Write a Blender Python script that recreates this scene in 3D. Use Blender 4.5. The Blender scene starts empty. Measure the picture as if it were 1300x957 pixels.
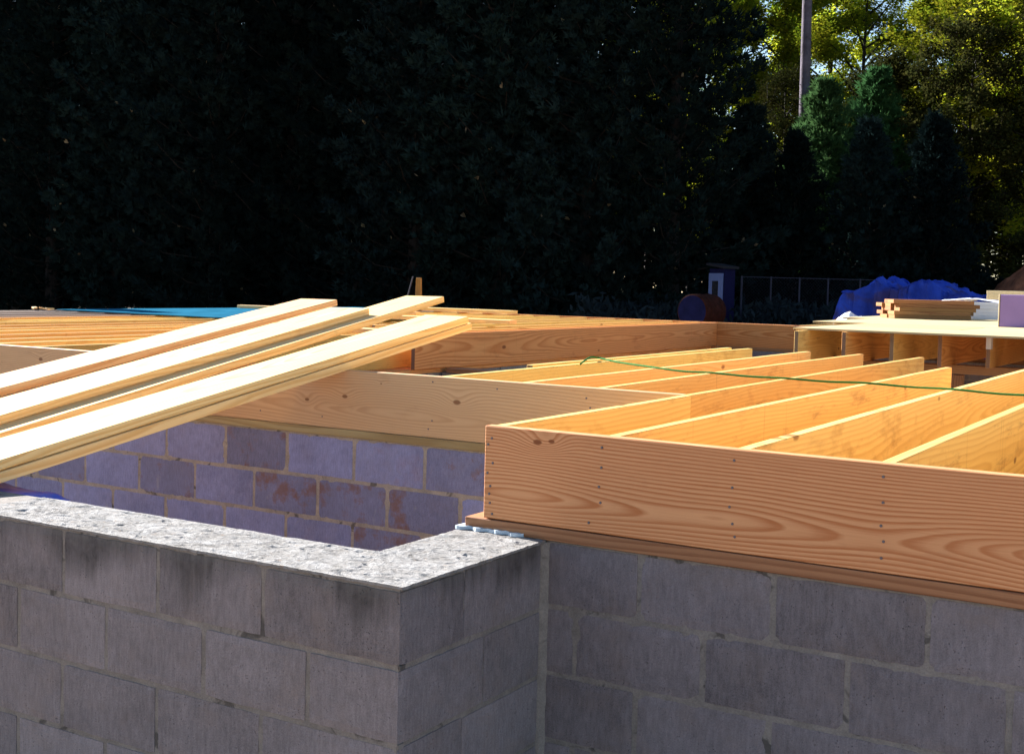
import bpy, bmesh, math, random
from mathutils import Vector, Matrix, Euler
random.seed(7)
S = bpy.context.scene
COL = S.collection
R = math.radians

# ------------------------------------------------------------------ helpers
def link(o, parent=None):
    COL.objects.link(o)
    if parent: o.parent = parent
    return o

def tag(o, label=None, cat=None, group=None, kind='thing'):
    if label: o['label'] = label
    if cat: o['category'] = cat
    if group: o['group'] = group
    if kind: o['kind'] = kind
    return o

def mesh_from(name, bm, mats, smooth=False):
    me = bpy.data.meshes.new(name)
    bm.normal_update()
    bm.to_mesh(me); bm.free()
    for m in (mats if isinstance(mats, (list, tuple)) else [mats]):
        me.materials.append(m)
    if smooth:
        for p in me.polygons: p.use_smooth = True
    return me

def obj(name, bm, mats, parent=None, loc=(0, 0, 0), rot=(0, 0, 0), smooth=False):
    o = bpy.data.objects.new(name, mesh_from(name, bm, mats, smooth))
    o.location = loc; o.rotation_euler = rot
    return link(o, parent)

def empty(name, loc=(0, 0, 0), rz=0):
    o = bpy.data.objects.new(name, None)
    o.location = loc; o.rotation_euler = (0, 0, rz); o.empty_display_size = .2
    return link(o)

def box(bm, x0, x1, y0, y1, z0, z1, bev=0.0, mat=0, seg=1):
    vs = [bm.verts.new(p) for p in ((x0,y0,z0),(x1,y0,z0),(x1,y1,z0),(x0,y1,z0),(x0,y0,z1),(x1,y0,z1),(x1,y1,z1),(x0,y1,z1))]
    fs = [bm.faces.new([vs[i] for i in f]) for f in ((0,3,2,1),(4,5,6,7),(0,1,5,4),(1,2,6,5),(2,3,7,6),(3,0,4,7))]
    for f in fs: f.material_index = mat
    if bev:
        es = list({e for f in fs for e in f.edges})
        r = bmesh.ops.bevel(bm, geom=es, offset=bev, segments=seg, affect='EDGES', profile=.5)
        for f in r['faces']: f.material_index = mat
    return vs

def tube(bm, pts, radii, n=7, cap=True, mat=0):
    rings = []
    pts = [Vector(p) for p in pts]
    for i, p in enumerate(pts):
        t = (pts[min(i+1, len(pts)-1)] - pts[max(i-1, 0)]).normalized()
        a = t.orthogonal().normalized() if i == 0 else (a - t*a.dot(t)).normalized()
        b = t.cross(a)
        r = radii[i] if isinstance(radii, (list, tuple)) else radii
        rings.append([bm.verts.new(p + (a*math.cos(2*math.pi*k/n) + b*math.sin(2*math.pi*k/n))*r) for k in range(n)])
    for i in range(len(rings)-1):
        for k in range(n):
            f = bm.faces.new((rings[i][k], rings[i][(k+1) % n], rings[i+1][(k+1) % n], rings[i+1][k])); f.material_index = mat
    if cap:
        try:
            bm.faces.new(rings[0][::-1]).material_index = mat; bm.faces.new(rings[-1]).material_index = mat
        except ValueError: pass

# ------------------------------------------------------------------ materials
class NT:
    def __init__(s, name):
        s.m = bpy.data.materials.new(name); s.m.use_nodes = True
        s.t = s.m.node_tree; s.t.nodes.clear()
        s.out = s.n('ShaderNodeOutputMaterial')
    def n(s, typ, **kw):
        nd = s.t.nodes.new(typ)
        for k, v in kw.items(): setattr(nd, k, v)
        return nd
    def l(s, a, b): s.t.links.new(a, b)
    def setin(s, sock, v):
        if hasattr(v, 'is_output') or isinstance(v, bpy.types.NodeSocket): s.l(v, sock)
        else: sock.default_value = v
    def math(s, op, a, b=0.0, c=None, clamp=False):
        nd = s.n('ShaderNodeMath', operation=op, use_clamp=clamp)
        s.setin(nd.inputs[0], a); s.setin(nd.inputs[1], b)
        if c is not None: s.setin(nd.inputs[2], c)
        return nd.outputs[0]
    def vmath(s, op, a, b=(0,0,0), out=0):
        nd = s.n('ShaderNodeVectorMath', operation=op)
        s.setin(nd.inputs[0], a)
        if op == 'SCALE': s.setin(nd.inputs[3], b)
        else: s.setin(nd.inputs[1], b)
        return nd.outputs[out]
    def noise(s, vec, scale, detail=2, rough=.5, dist=0, dim='3D'):
        nd = s.n('ShaderNodeTexNoise', noise_dimensions=dim)
        if vec is not None: s.l(vec, nd.inputs['Vector'])
        nd.inputs['Scale'].default_value = scale; nd.inputs['Detail'].default_value = detail
        nd.inputs['Roughness'].default_value = rough; nd.inputs['Distortion'].default_value = dist
        return nd
    def ramp(s, fac, stops, interp='LINEAR'):
        nd = s.n('ShaderNodeValToRGB'); cr = nd.color_ramp; cr.interpolation = interp
        while len(cr.elements) < len(stops): cr.elements.new(.5)
        for e, (p, c) in zip(cr.elements, stops):
            e.position = p; e.color = (c, c, c, 1) if not hasattr(c, '__len__') else (*c[:3], 1)
        s.setin(nd.inputs[0], fac); return nd.outputs[0]
    def mix(s, fac, a, b, blend='MIX'):
        nd = s.n('ShaderNodeMix', data_type='RGBA', blend_type=blend)
        s.setin(nd.inputs[0], fac)
        s.setin(nd.inputs[6], a if not isinstance(a, tuple) else (*a[:3], 1))
        s.setin(nd.inputs[7], b if not isinstance(b, tuple) else (*b[:3], 1))
        return nd.outputs[2]
    def mapr(s, v, a, b, c, d):
        nd = s.n('ShaderNodeMapRange'); s.setin(nd.inputs[0], v)
        for i, x in enumerate((a, b, c, d)): nd.inputs[i+1].default_value = x
        return nd.outputs[0]
    def scale3(s, vec, v): return s.vmath('MULTIPLY', vec, v)
    def bsdf(s, color, rough=.6, spec=.3, bump=None, bstr=.3, bdist=.01, metal=0):
        b = s.n('ShaderNodeBsdfPrincipled')
        s.setin(b.inputs['Base Color'], color if not isinstance(color, tuple) else (*color[:3], 1))
        s.setin(b.inputs['Roughness'], rough); b.inputs['Specular IOR Level'].default_value = spec
        b.inputs['Metallic'].default_value = metal
        if bump is not None:
            bp = s.n('ShaderNodeBump'); bp.inputs['Strength'].default_value = bstr; bp.inputs['Distance'].default_value = bdist
            s.l(bump, bp.inputs['Height']); s.l(bp.outputs[0], b.inputs['Normal'])
        s.l(b.outputs[0], s.out.inputs[0]); return b

def wood(name, light, dark, knots=(), stain=0.0, contrast=1.0, rings=95, grey=0.0, spot=.45, vary=.22, random_knots=True, pith=(-.01, .10), wfreq=.28, zc=.10, end_grain_shade=.8):
    """Sawn softwood. Local X is the length of the board, Y its thickness, Z its width."""
    w = NT(name)
    tc = w.n('ShaderNodeTexCoord').outputs['Object']
    rnd = w.n('ShaderNodeObjectInfo').outputs['Random']
    off = w.n('ShaderNodeCombineXYZ'); w.l(w.math('MULTIPLY', rnd, 37.0), off.inputs[0]); w.l(w.math('MULTIPLY', rnd, 91.0), off.inputs[1])
    P = w.vmath('ADD', tc, off.outputs[0])
    warp = w.noise(w.scale3(P, (.55, 2.2, 2.2)), 1.0, 2, .5)
    wv = w.vmath('SCALE', w.vmath('SUBTRACT', warp.outputs['Color'], (.5, .5, .5)), .10)
    fine = w.noise(w.scale3(P, (2.2, 14, 14)), 1.0, 2, .5)
    wf = w.vmath('SCALE', w.vmath('SUBTRACT', fine.outputs['Color'], (.5, .5, .5)), .010)
    Q = w.vmath('ADD', w.vmath('ADD', tc, wv), wf)
    sep = w.n('ShaderNodeSeparateXYZ'); w.l(Q, sep.inputs[0])
    # pith axis wanders slowly in and out of the wide face so arches open and close along the board
    wander = w.noise(w.scale3(P, (wfreq, 0, 0)), 1.0, 1, .5).outputs['Fac']
    cy = w.math('ADD', sep.outputs[1], w.mapr(wander, .3, .7, *pith))
    cz = w.math('SUBTRACT', sep.outputs[2], w.math('ADD', zc, w.math('MULTIPLY', w.math('FRACT', w.math('MULTIPLY', rnd, 13.7)), .09)))
    cz = w.math('MULTIPLY', cz, .8)
    r = w.math('SQRT', w.math('ADD', w.math('MULTIPLY', cy, cy), w.math('MULTIPLY', cz, cz)))
    knotmask = None
    for (kx, kz, kr) in knots:
        d = w.vmath('DISTANCE', w.scale3(tc, (.55, 0, 1.0)), (kx*.55, 0, kz), out=1)
        g = w.math('MULTIPLY', w.math('POWER', 2.718, w.math('MULTIPLY', w.math('MULTIPLY', d, d), -1/(2*(kr*2.6)**2))), kr*2.0)
        r = w.math('ADD', r, g)
        k = w.mapr(w.math('ADD', d, w.math('MULTIPLY', w.math('SUBTRACT', fine.outputs['Fac'], .5), kr*.5)), kr*.62, kr*.95, 1, 0)
        knotmask = k if knotmask is None else w.math('MAXIMUM', knotmask, k)
    fr = w.math('FRACT', w.math('MULTIPLY', r, rings))
    ring = w.ramp(fr, [(0, 0), (.35, .18), (.74, .95), (.86, 1.0), (1.0, 0.0)])
    fib = w.noise(w.scale3(P, (5, 420, 420)), 1.0, 2, .6).outputs['Fac']
    band = w.noise(w.scale3(P, (.6, 9, 9)), 1.0, 3, .6).outputs['Fac']
    fac = w.math('MULTIPLY', w.math('ADD', ring, w.mapr(fib, .25, .75, -.28, .28)), contrast, clamp=True)
    c = w.mix(fac, light, dark)
    c = w.mix(w.mapr(band, .35, .75, 0, .55), c, w.mix(.5, dark, light), 'MIX')
    # resin spots and dirt
    bl = w.noise(w.scale3(P, (3.0, 6, 7)), 1.0, 5, .65).outputs['Fac']
    c = w.mix(w.mapr(bl, .57, .74, 0, spot), c, (dark[0]*.62, dark[1]*.5, dark[2]*.45))
    if stain:
        st = w.noise(w.scale3(P, (2.2, 5, 13)), 1.0, 8, .75).outputs['Fac']
        c = w.mix(w.mapr(st, .56, .70, 0, stain), c, (.26, .10, .03))
        drip = w.noise(w.scale3(P, (26, 1, 1.2)), 1.0, 3, .6).outputs['Fac']
        c = w.mix(w.mapr(drip, .64, .76, 0, stain*.8), c, (.30, .12, .03))
    if random_knots:
        vo = w.n('ShaderNodeTexVoronoi'); w.l(w.scale3(P, (1.9, 1.0, 4.2)), vo.inputs['Vector']); vo.inputs['Scale'].default_value = 1.0
        vd = w.math('ADD', vo.outputs['Distance'], w.math('MULTIPLY', w.math('SUBTRACT', fine.outputs['Fac'], .5), .07))
        c = w.mix(w.mapr(vd, .045, .075, .85, 0), c, (dark[0]*.35, dark[1]*.26, dark[2]*.22))
    if knotmask is not None:
        c = w.mix(w.math('MULTIPLY', knotmask, .85), c, (dark[0]*.42, dark[1]*.32, dark[2]*.28))
    hsv = w.n('ShaderNodeHueSaturation'); w.l(c, hsv.inputs['Color'])
    w.l(w.mapr(rnd, 0, 1, .49, .51), hsv.inputs['Hue'])
    w.l(w.mapr(w.math('FRACT', w.math('MULTIPLY', rnd, 7.31)), 0, 1, 1-vary, 1+vary*.7), hsv.inputs['Value'])
    hsv.inputs['Saturation'].default_value = 1-grey
    # sawn end grain is darker and greyer, with shade of the end faces put in
    nx = w.n('ShaderNodeSeparateXYZ'); w.l(w.n('ShaderNodeTexCoord').outputs['Normal'], nx.inputs[0])
    endm = w.mapr(w.math('ABSOLUTE', nx.outputs[0]), .85, .97, 0, end_grain_shade)
    hcol = w.mix(endm, hsv.outputs[0], (.16, .10, .085))
    bump = w.math('ADD', w.math('MULTIPLY', ring, .35), fib)
    w.bsdf(hcol, .62, .25, bump, .25, .0012)
    return w.m

M = {}
M['fir'] = wood('fir_pink', (.78, .365, .19), (.47, .125, .045), knots=[(.186, .250, .011), (.234, .256, .008)], rings=125, spot=.25, vary=.0, random_knots=False, contrast=1.0, pith=(.0, .055), wfreq=.95, zc=.075)
M['fir2'] = wood('fir_tan', (.66, .45, .235), (.47, .28, .12), knots=[(8.885, .175, .014), (8.238, .158, .011), (8.003, .127, .009), (6.033, .22, .012), (8.454, .233, .004)], rings=110, spot=.3, vary=.0, random_knots=False, contrast=.7)
M['joist'] = wood('joist_pine', (.80, .55, .195), (.64, .36, .085), rings=80, spot=.6, contrast=.65, stain=.3)
M['joist_stained'] = wood('joist_pine_stained', (.76, .46, .15), (.58, .27, .06), rings=80, stain=.6, contrast=.65, spot=.6)
M['girder'] = wood('girder_fir', (.70, .34, .11), (.50, .18, .04), rings=70, stain=.35, spot=.5)
M['board'] = wood('fresh_pine_board', (.88, .60, .29), (.70, .36, .115), rings=75, contrast=.8, spot=.25, vary=.08, end_grain_shade=.25)
M['sill'] = wood('treated_sill', (.42, .21, .10), (.25, .105, .045), rings=80, spot=.4, vary=.1, random_knots=False)
M['sill2'] = wood('sill_olive', (.42, .33, .17), (.28, .18, .08), rings=80, spot=.4, vary=.1, random_knots=False)
M['grey_pine'] = wood('grey_pine_wood', (.44, .33, .24), (.30, .19, .12), rings=90, grey=.25)  # duller, greyer pine for the boards farthest left
M['lumber_brown'] = wood('stack_pine', (.36, .17, .06), (.24, .09, .03), rings=90, spot=.5, end_grain_shade=.0)

def block_mat(name, base, top_z=None, damp=0.0, rust=0.0, tint=(1, 1, 1)):
    w = NT(name)
    geo = w.n('ShaderNodeNewGeometry')
    isl = geo.outputs['Random Per Island']
    P = w.n('ShaderNodeTexCoord').outputs['Object']
    big = w.noise(P, 3.0, 5, .62).outputs['Fac']
    mid = w.noise(P, 22, 4, .6).outputs['Fac']
    grain = w.noise(P, 260, 3, .7).outputs['Fac']
    vert = w.noise(w.scale3(P, (120, 120, 22)), 1.0, 2, .6).outputs['Fac']
    vo = w.n('ShaderNodeTexVoronoi'); w.l(P, vo.inputs['Vector']); vo.inputs['Scale'].default_value = 110
    pit = w.math('MULTIPLY', w.mapr(vo.outputs['Distance'], .08, .22, 1, 0), w.mapr(mid, .50, .60, 0, 1))
    v = w.math('ADD', w.mapr(isl, 0, 1, .84, 1.14), w.mapr(big, .25, .75, -.20, .20))
    v = w.math('ADD', v, w.mapr(mid, .25, .75, -.12, .12))
    v = w.math('ADD', v, w.mapr(grain, .25, .75, -.26, .26))
    v = w.math('ADD', v, w.mapr(vert, .25, .75, -.16, .16))
    v = w.math('SUBTRACT', v, w.math('MULTIPLY', pit, .45))
    c = w.mix(1.0, tuple(base), v, 'MULTIPLY')
    # warm and cool blotches of the concrete itself
    hue = w.noise(P, 7.5, 4, .6).outputs['Fac']
    c = w.mix(w.mapr(hue, .5, .72, 0, .35), c, (base[0]*1.12, base[1]*.98, base[2]*.80))
    if rust:
        rn = w.noise(P, 4.6, 7, .7).outputs['Fac']
        pick = w.mapr(w.math('FRACT', w.math('MULTIPLY', isl, 9.17)), .70, .74, 0, 1)
        c = w.mix(w.math('MULTIPLY', w.mapr(rn, .53, .62, 0, rust), pick), c, (.30, .12, .05))
        c = w.mix(w.math('MULTIPLY', pick, .35), c, (.10, .085, .085))
        ef = w.noise(P, 6.0, 6, .7, .6).outputs['Fac']
        c = w.mix(w.mapr(ef, .62, .72, 0, .35), c, (.42, .40, .36))
    if damp:
        sp = w.n('ShaderNodeSeparateXYZ'); w.l(P, sp.inputs[0])
        drip = w.noise(w.scale3(P, (26, 26, 2.0)), 1.0, 5, .62).outputs['Fac']
        pat = w.noise(w.scale3(P, (2.6, 2.6, .6)), 1.0, 3, .5).outputs['Fac']
        depth = w.math('ADD', w.mapr(drip, .3, .7, -.035, .035), w.mapr(pat, .36, .66, -.01, .17))
        below = w.math('SUBTRACT', top_z, sp.outputs[2])
        m = w.math('MULTIPLY', w.mapr(w.math('SUBTRACT', depth, below), -.03, .07, 0, 1), w.mapr(mid, .3, .6, .65, 1.0))
        c = w.mix(w.math('MULTIPLY', m, damp), c, (.062, .058, .056))
        # mortar slurry run over the top of the course
        sl = w.mapr(w.math('ADD', below, w.mapr(drip, .3, .7, -.03, .03)), .0, .05, .55, 0)
        c = w.mix(sl, c, (.19, .18, .17))
    h = w.math('SUBTRACT', w.math('ADD', w.math('MULTIPLY', grain, .7), w.math('MULTIPLY', mid, .5)), w.math('MULTIPLY', pit, 1.6))
    w.bsdf(c, .9, .15, h, .8, .0035)
    return w.m

def mortar_mat(name, base):
    w = NT(name)
    P = w.n('ShaderNodeTexCoord').outputs['Object']
    a = w.noise(P, 14, 5, .65).outputs['Fac']; g = w.noise(P, 180, 3, .7).outputs['Fac']
    v = w.math('ADD', w.mapr(a, .25, .75, .72, 1.22), w.mapr(g, .25, .75, -.2, .2))
    c = w.mix(1.0, tuple(base), v, 'MULTIPLY')
    cr = w.noise(P, 9, 4, .6, .8).outputs['Fac']
    c = w.mix(w.mapr(cr, .60, .66, 0, .7), c, (.05, .047, .045))
    w.bsdf(c, .95, .1, w.math('ADD', w.math('MULTIPLY', a, 1.0), w.math('MULTIPLY', g, .35)), .9, .006)
    return w.m

M['block'] = block_mat('concrete_block', (.205, .182, .194), -.04, damp=.0)
M['block_bay'] = block_mat('concrete_block_damp', (.235, .210, .220), -.04, damp=.85)
M['block_back'] = block_mat('concrete_block_sky_tint', (.262, .270, .45), -.04, rust=.7)  # grey block, blue sky light tinted into the base colour
M['mortar'] = mortar_mat('mortar', (.25, .225, .205))
M['mortar_back'] = mortar_mat('mortar_sand', (.38, .325, .275))

def grout():
    w = NT('rough_grout')
    P = w.n('ShaderNodeTexCoord').outputs['Object']
    a = w.noise(P, 16, 8, .7, .5).outputs['Fac']
    b = w.noise(w.scale3(P, (30, 60, 30)), 1, 6, .7, 1.2).outputs['Fac']
    c = w.mix(w.mapr(a, .3, .7, 0, 1), (.20, .185, .17), (.40, .39, .385))
    c = w.mix(w.mapr(b, .52, .68, 0, .7), c, (.11, .10, .09))
    b2 = w.noise(w.scale3(P, (22, 75, 30)), 1, 5, .7, .6).outputs['Fac']
    c = w.mix(w.mapr(b2, .56, .70, 0, .6), c, (.14, .125, .12))
    t = w.noise(P, 40, 4, .6).outputs['Fac']
    c = w.mix(w.mapr(t, .62, .72, 0, .5), c, (.33, .22, .15))
    w.bsdf(c, .95, .1, w.math('ADD', a, w.math('MULTIPLY', b, -.7)), 1.0, .012)
    return w.m
M['grout'] = grout()

def plain(name, col, rough=.6, var=.15, scale=12, bump=.2, metal=0, spec=.3, dist=.004):
    w = NT(name)
    P = w.n('ShaderNodeTexCoord').outputs['Object']
    a = w.noise(P, scale, 5, .6).outputs['Fac']
    c = w.mix(1.0, tuple(col), w.mapr(a, .25, .75, 1-var, 1+var), 'MULTIPLY')
    w.bsdf(c, rough, spec, a, bump, dist, metal)
    return w.m

M['nail'] = plain('galvanised_nail', (.16, .15, .17), .45, metal=.7)
M['tarp'] = plain('blue_tarp', (.012, .05, .42), .38, .25, 6, .35, spec=.5, dist=.02)
M['blue_sheet'] = plain('blue_underlay', (.020, .115, .19), .95, .3, 3, spec=.0)
def tarp_pile_mat():
    w = NT('blue_tarp_dusty'); P = w.n('ShaderNodeTexCoord').outputs['Object']
    a = w.noise(P, 2.6, 6, .65).outputs['Fac']; b = w.noise(P, 1.1, 4, .6, .5).outputs['Fac']; g = w.noise(P, 14, 4, .6).outputs['Fac']
    c = w.mix(w.mapr(a, .3, .7, 0, 1), (.006, .020, .19), (.018, .065, .48))
    c = w.mix(w.mapr(b, .56, .64, 0, .6), c, (.04, .026, .045))
    w.bsdf(c, .6, .15, g, .35, .03); return w.m
M['tarp_far'] = tarp_pile_mat()
M['foam'] = plain('white_foam', (.50, .58, .66), .7, .1, 30)
M['hose'] = plain('green_rubber', (.02, .13, .03), .85, .1, 10, spec=.08)
M['purple'] = plain('purple_board', (.26, .17, .40), .6, .15, 2)
M['cream'] = plain('cream_lumber', (.62, .52, .34), .7, .1, 20)
M['white'] = plain('white_sheet', (.72, .72, .76), .6, .08, 8)
M['rust'] = plain('rusty_steel', (.030, .010, .007), .9, .5, 9, spec=.05)
M['tank_end'] = plain('blue_painted_steel', (.008, .010, .045), .8, .4, 7, spec=.05)
M['galv'] = plain('galvanised_pipe', (.04, .04, .06), .8, .1, 10, spec=.1)
M['door_shaded'] = plain('white_door_shaded', (.11, .14, .28), .8, .06, 5, spec=.05)  # door colour lowered to carry the tree shade
M['shed_wall'] = plain('shed_siding_shaded', (.008, .008, .036), .9, .15, 5, spec=.05)  # tree shade put into the dark wall colour
M['shed_roof'] = plain('shed_roof', (.02, .02, .025), .9, .2, 20, spec=.05)
M['glass'] = plain('dark_glass', (.02, .02, .025), .15, .1, 2, 0)
M['bark'] = plain('bark', (.018, .014, .012), .95, .5, 6, .8, dist=.03)
M['bark_pale'] = plain('pine_bark', (.10, .085, .11), .95, .45, 5, .8, dist=.03)
M['clay'] = plain('red_clay', (.20, .07, .035), .95, .5, 3, .8, dist=.08)
M['yellow'] = plain('yellow_paint', (.26, .12, .02), .5, .2, 6)

def ply():
    w = NT('plywood_deck')
    P = w.n('ShaderNodeTexCoord').outputs['Object']
    rnd = w.n('ShaderNodeObjectInfo').outputs['Random']
    off = w.n('ShaderNodeCombineXYZ'); w.l(w.math('MULTIPLY', rnd, 50), off.inputs[0])
    P = w.vmath('ADD', P, off.outputs[0])
    a = w.noise(w.scale3(P, (1.2, 9, 9)), 1, 5, .6, 1.0).outputs['Fac']
    c = w.mix(w.mapr(a, .3, .7, 0, 1), (.44, .33, .17), (.56, .45, .25))
    hs = w.n('ShaderNodeHueSaturation'); w.l(c, hs.inputs['Color']); w.l(w.mapr(rnd, 0, 1, .82, 1.12), hs.inputs['Value']); c = hs.outputs[0]
    w.bsdf(c, .7, .2, a, .2, .003); return w.m
M['ply'] = ply()

def foliage(name, c1, c2, trans=.25, rough=.7):
    w = NT(name)
    geo = w.n('ShaderNodeNewGeometry')
    isl = geo.outputs['Random Per Island']
    P = w.n('ShaderNodeTexCoord').outputs['Object']
    a = w.noise(P, .9, 3, .6).outputs['Fac']
    f = w.math('ADD', w.math('MULTIPLY', isl, .6), w.mapr(a, .3, .7, -.1, .5), clamp=True)
    orn = w.n('ShaderNodeObjectInfo').outputs['Random']
    c = w.mix(f, c1, c2)
    hs = w.n('ShaderNodeHueSaturation'); w.l(c, hs.inputs['Color']); w.l(w.mapr(orn, 0, 1, .55, 1.45), hs.inputs['Value']); w.l(w.mapr(w.math('FRACT', w.math('MULTIPLY', orn, 5.7)), 0, 1, .485, .515), hs.inputs['Hue']); c = hs.outputs[0]
    d = w.n('ShaderNodeBsdfDiffuse'); w.l(c, d.inputs[0])
    t = w.n('ShaderNodeBsdfTranslucent'); w.l(c, t.inputs[0])
    m = w.n('ShaderNodeMixShader'); m.inputs[0].default_value = trans
    w.l(d.outputs[0], m.inputs[1]); w.l(t.outputs[0], m.inputs[2]); w.l(m.outputs[0], w.out.inputs[0])
    return w.m
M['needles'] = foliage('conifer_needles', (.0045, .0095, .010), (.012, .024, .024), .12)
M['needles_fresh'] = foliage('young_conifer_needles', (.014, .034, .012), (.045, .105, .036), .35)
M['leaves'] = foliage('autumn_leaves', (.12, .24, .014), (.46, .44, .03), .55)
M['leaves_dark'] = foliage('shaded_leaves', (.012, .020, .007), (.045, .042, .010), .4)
M['dry_leaf'] = foliage('dry_leaves', (.10, .07, .03), (.40, .34, .22), .5)
M['shrub'] = foliage('shrub_leaves', (.008, .012, .014), (.02, .03, .034), .2)

def ground_mat():
    w = NT('site_dirt')
    P = w.n('ShaderNodeTexCoord').outputs['Object']
    a = w.noise(P, .35, 6, .6).outputs['Fac']; b = w.noise(P, 6, 6, .65).outputs['Fac']
    c = w.mix(w.mapr(a, .35, .65, 0, 1), (.26, .155, .10), (.34, .25, .18))
    c = w.mix(w.mapr(b, .4, .7, 0, .5), c, (.14, .085, .055))
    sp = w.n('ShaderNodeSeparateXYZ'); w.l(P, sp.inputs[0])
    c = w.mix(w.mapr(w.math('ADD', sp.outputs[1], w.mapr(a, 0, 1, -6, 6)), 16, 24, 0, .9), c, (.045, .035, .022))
    w.bsdf(c, .95, .1, b, .8, .05); return w.m
M['ground'] = ground_mat()

# ------------------------------------------------------------------ ground
GZ = -1.0
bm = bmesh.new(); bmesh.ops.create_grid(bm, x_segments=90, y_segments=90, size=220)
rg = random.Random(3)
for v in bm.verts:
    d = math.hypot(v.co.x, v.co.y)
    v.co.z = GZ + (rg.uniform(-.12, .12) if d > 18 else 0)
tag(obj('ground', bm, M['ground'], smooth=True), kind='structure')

# ------------------------------------------------------------------ block walls
rb = random.Random(11)
from mathutils import noise as mn
def blk(bm, x0, x1, y0, y1, z0, z1, g=.005):
    j = lambda: rb.uniform(-.0018, .0018); g = max(g, .0058)
    n0 = len(bm.verts)
    x0, x1, y0, y1, z0, z1 = x0+g+j(), x1-g+j(), y0+j()*.5, y1+j()*.5, z0+g+j(), z1-g+j()
    # a subdivided block with worn, uneven arrises
    vis = x1-x0 > .03 and y1-y0 > .03
    nx, ny, nz = max(2, int((x1-x0)/.022)), max(2, int((y1-y0)/.022)), max(2, int((z1-z0)/.022))
    grid = {}
    def V(i, j_, k):
        key = (i, j_, k)
        if key in grid: return grid[key]
        p = Vector((x0+(x1-x0)*i/nx, y0+(y1-y0)*j_/ny, z0+(z1-z0)*k/nz))
        c = [i in (0, nx), j_ in (0, ny), k in (0, nz)]
        if sum(c) >= 2:
            q = .0014+.0024*max(0, mn.noise(p*31)+.25) + .007*max(0, mn.noise(p*11+Vector((5, 5, 5)))-.45)
            if sum(c) == 3: q *= 1.5
            for a, (on, lo, hi) in enumerate(zip(c, (i == 0, j_ == 0, k == 0), (i == nx, j_ == ny, k == nz))):
                if on: p[a] += q if lo else -q
        else:
            a = c.index(True); p[a] += mn.noise(p*9)*.0012
        grid[key] = bm.verts.new(p); return grid[key]
    def quad(a, b, c_, d): bm.faces.new((a, b, c_, d))
    for i in range(nx):
        for k in range(nz):
            quad(V(i, 0, k), V(i+1, 0, k), V(i+1, 0, k+1), V(i, 0, k+1)); quad(V(i+1, ny, k), V(i, ny, k), V(i, ny, k+1), V(i+1, ny, k+1))
        for l in range(ny):
            quad(V(i, l+1, 0), V(i+1, l+1, 0), V(i+1, l, 0), V(i, l, 0)); quad(V(i, l, nz), V(i+1, l, nz), V(i+1, l+1, nz), V(i, l+1, nz))
    for l in range(ny):
        for k in range(nz):
            quad(V(0, l+1, k), V(0, l, k), V(0, l, k+1), V(0, l+1, k+1)); quad(V(nx, l, k), V(nx, l+1, k), V(nx, l+1, k+1), V(nx, l, k+1))

def courses(zt, n, first=None):
    out = []; z = zt
    for i in range(n):
        h = (first if (i == 0 and first) else .2032)
        out.append((z-h, z)); z -= h
    return out

def spans(a, b, joints, pitch=.4064):
    """cut [a,b] at the given joints, continued at the block pitch both ways"""
    js = sorted(joints)
    while js[0]-pitch > a+.05: js.insert(0, js[0]-pitch)
    while js[-1]+pitch < b-.10: js.append(js[-1]+pitch)
    e = [a]+[j for j in js if a+.03 < j < b-.03]+[b]
    return list(zip(e[:-1], e[1:]))

BT = -.040     # top of the blockwork
# bay (L-shaped projecting wall, 12 inch block)
bay = empty('block_wall', (-.63, -.58, GZ))
tag(bay, 'low L-shaped grey block wall in front, with rough white mortar on top', 'block wall')
def into(o, parent):
    o.parent = parent; o.matrix_parent_inverse = Matrix.Translation(parent.location).inverted(); return o
XL, XR, YF, YB = -1.49, .224, -.731, -.431
bm = bmesh.new(); bmm = bmesh.new()
for i, (z0, z1) in enumerate(courses(BT-.006, 5)):
    if i % 2 == 0:
        for a, b in spans(XL, XR, [-.24, -.637, -1.037]): blk(bm, a, b, YF, YB, z0, z1)
        for a, b in spans(YB, .0, [-.03]): blk(bm, XR-.304, XR, a, b, z0, z1)
    else:
        for a, b in spans(XL, XR-.304, [-.455, -.849, -1.242]): blk(bm, a, b, YF, YB, z0, z1)
        blk(bm, XR-.304, XR, YF, -.326, z0, z1); blk(bm, XR-.304, XR, -.326, 0, z0, z1)
box(bmm, XL+.012, XR-.011, YF+.004, YB-.004, GZ-.02, BT-.007)
box(bmm, XR-.30, XR-.0105, YB-.02, .012, GZ-.02, BT-.0075)
# mortar skim over the corner arris joints
for z0, z1 in courses(BT-.006, 5):
    box(bmm, XR-.02, XR-.0075, YF+.0063, YF+.03, z0-.006, z0+.006)
into(obj('blockwork', bm, M['block_bay']), bay); into(obj('mortar_joints', bmm, M['mortar']), bay)
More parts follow.
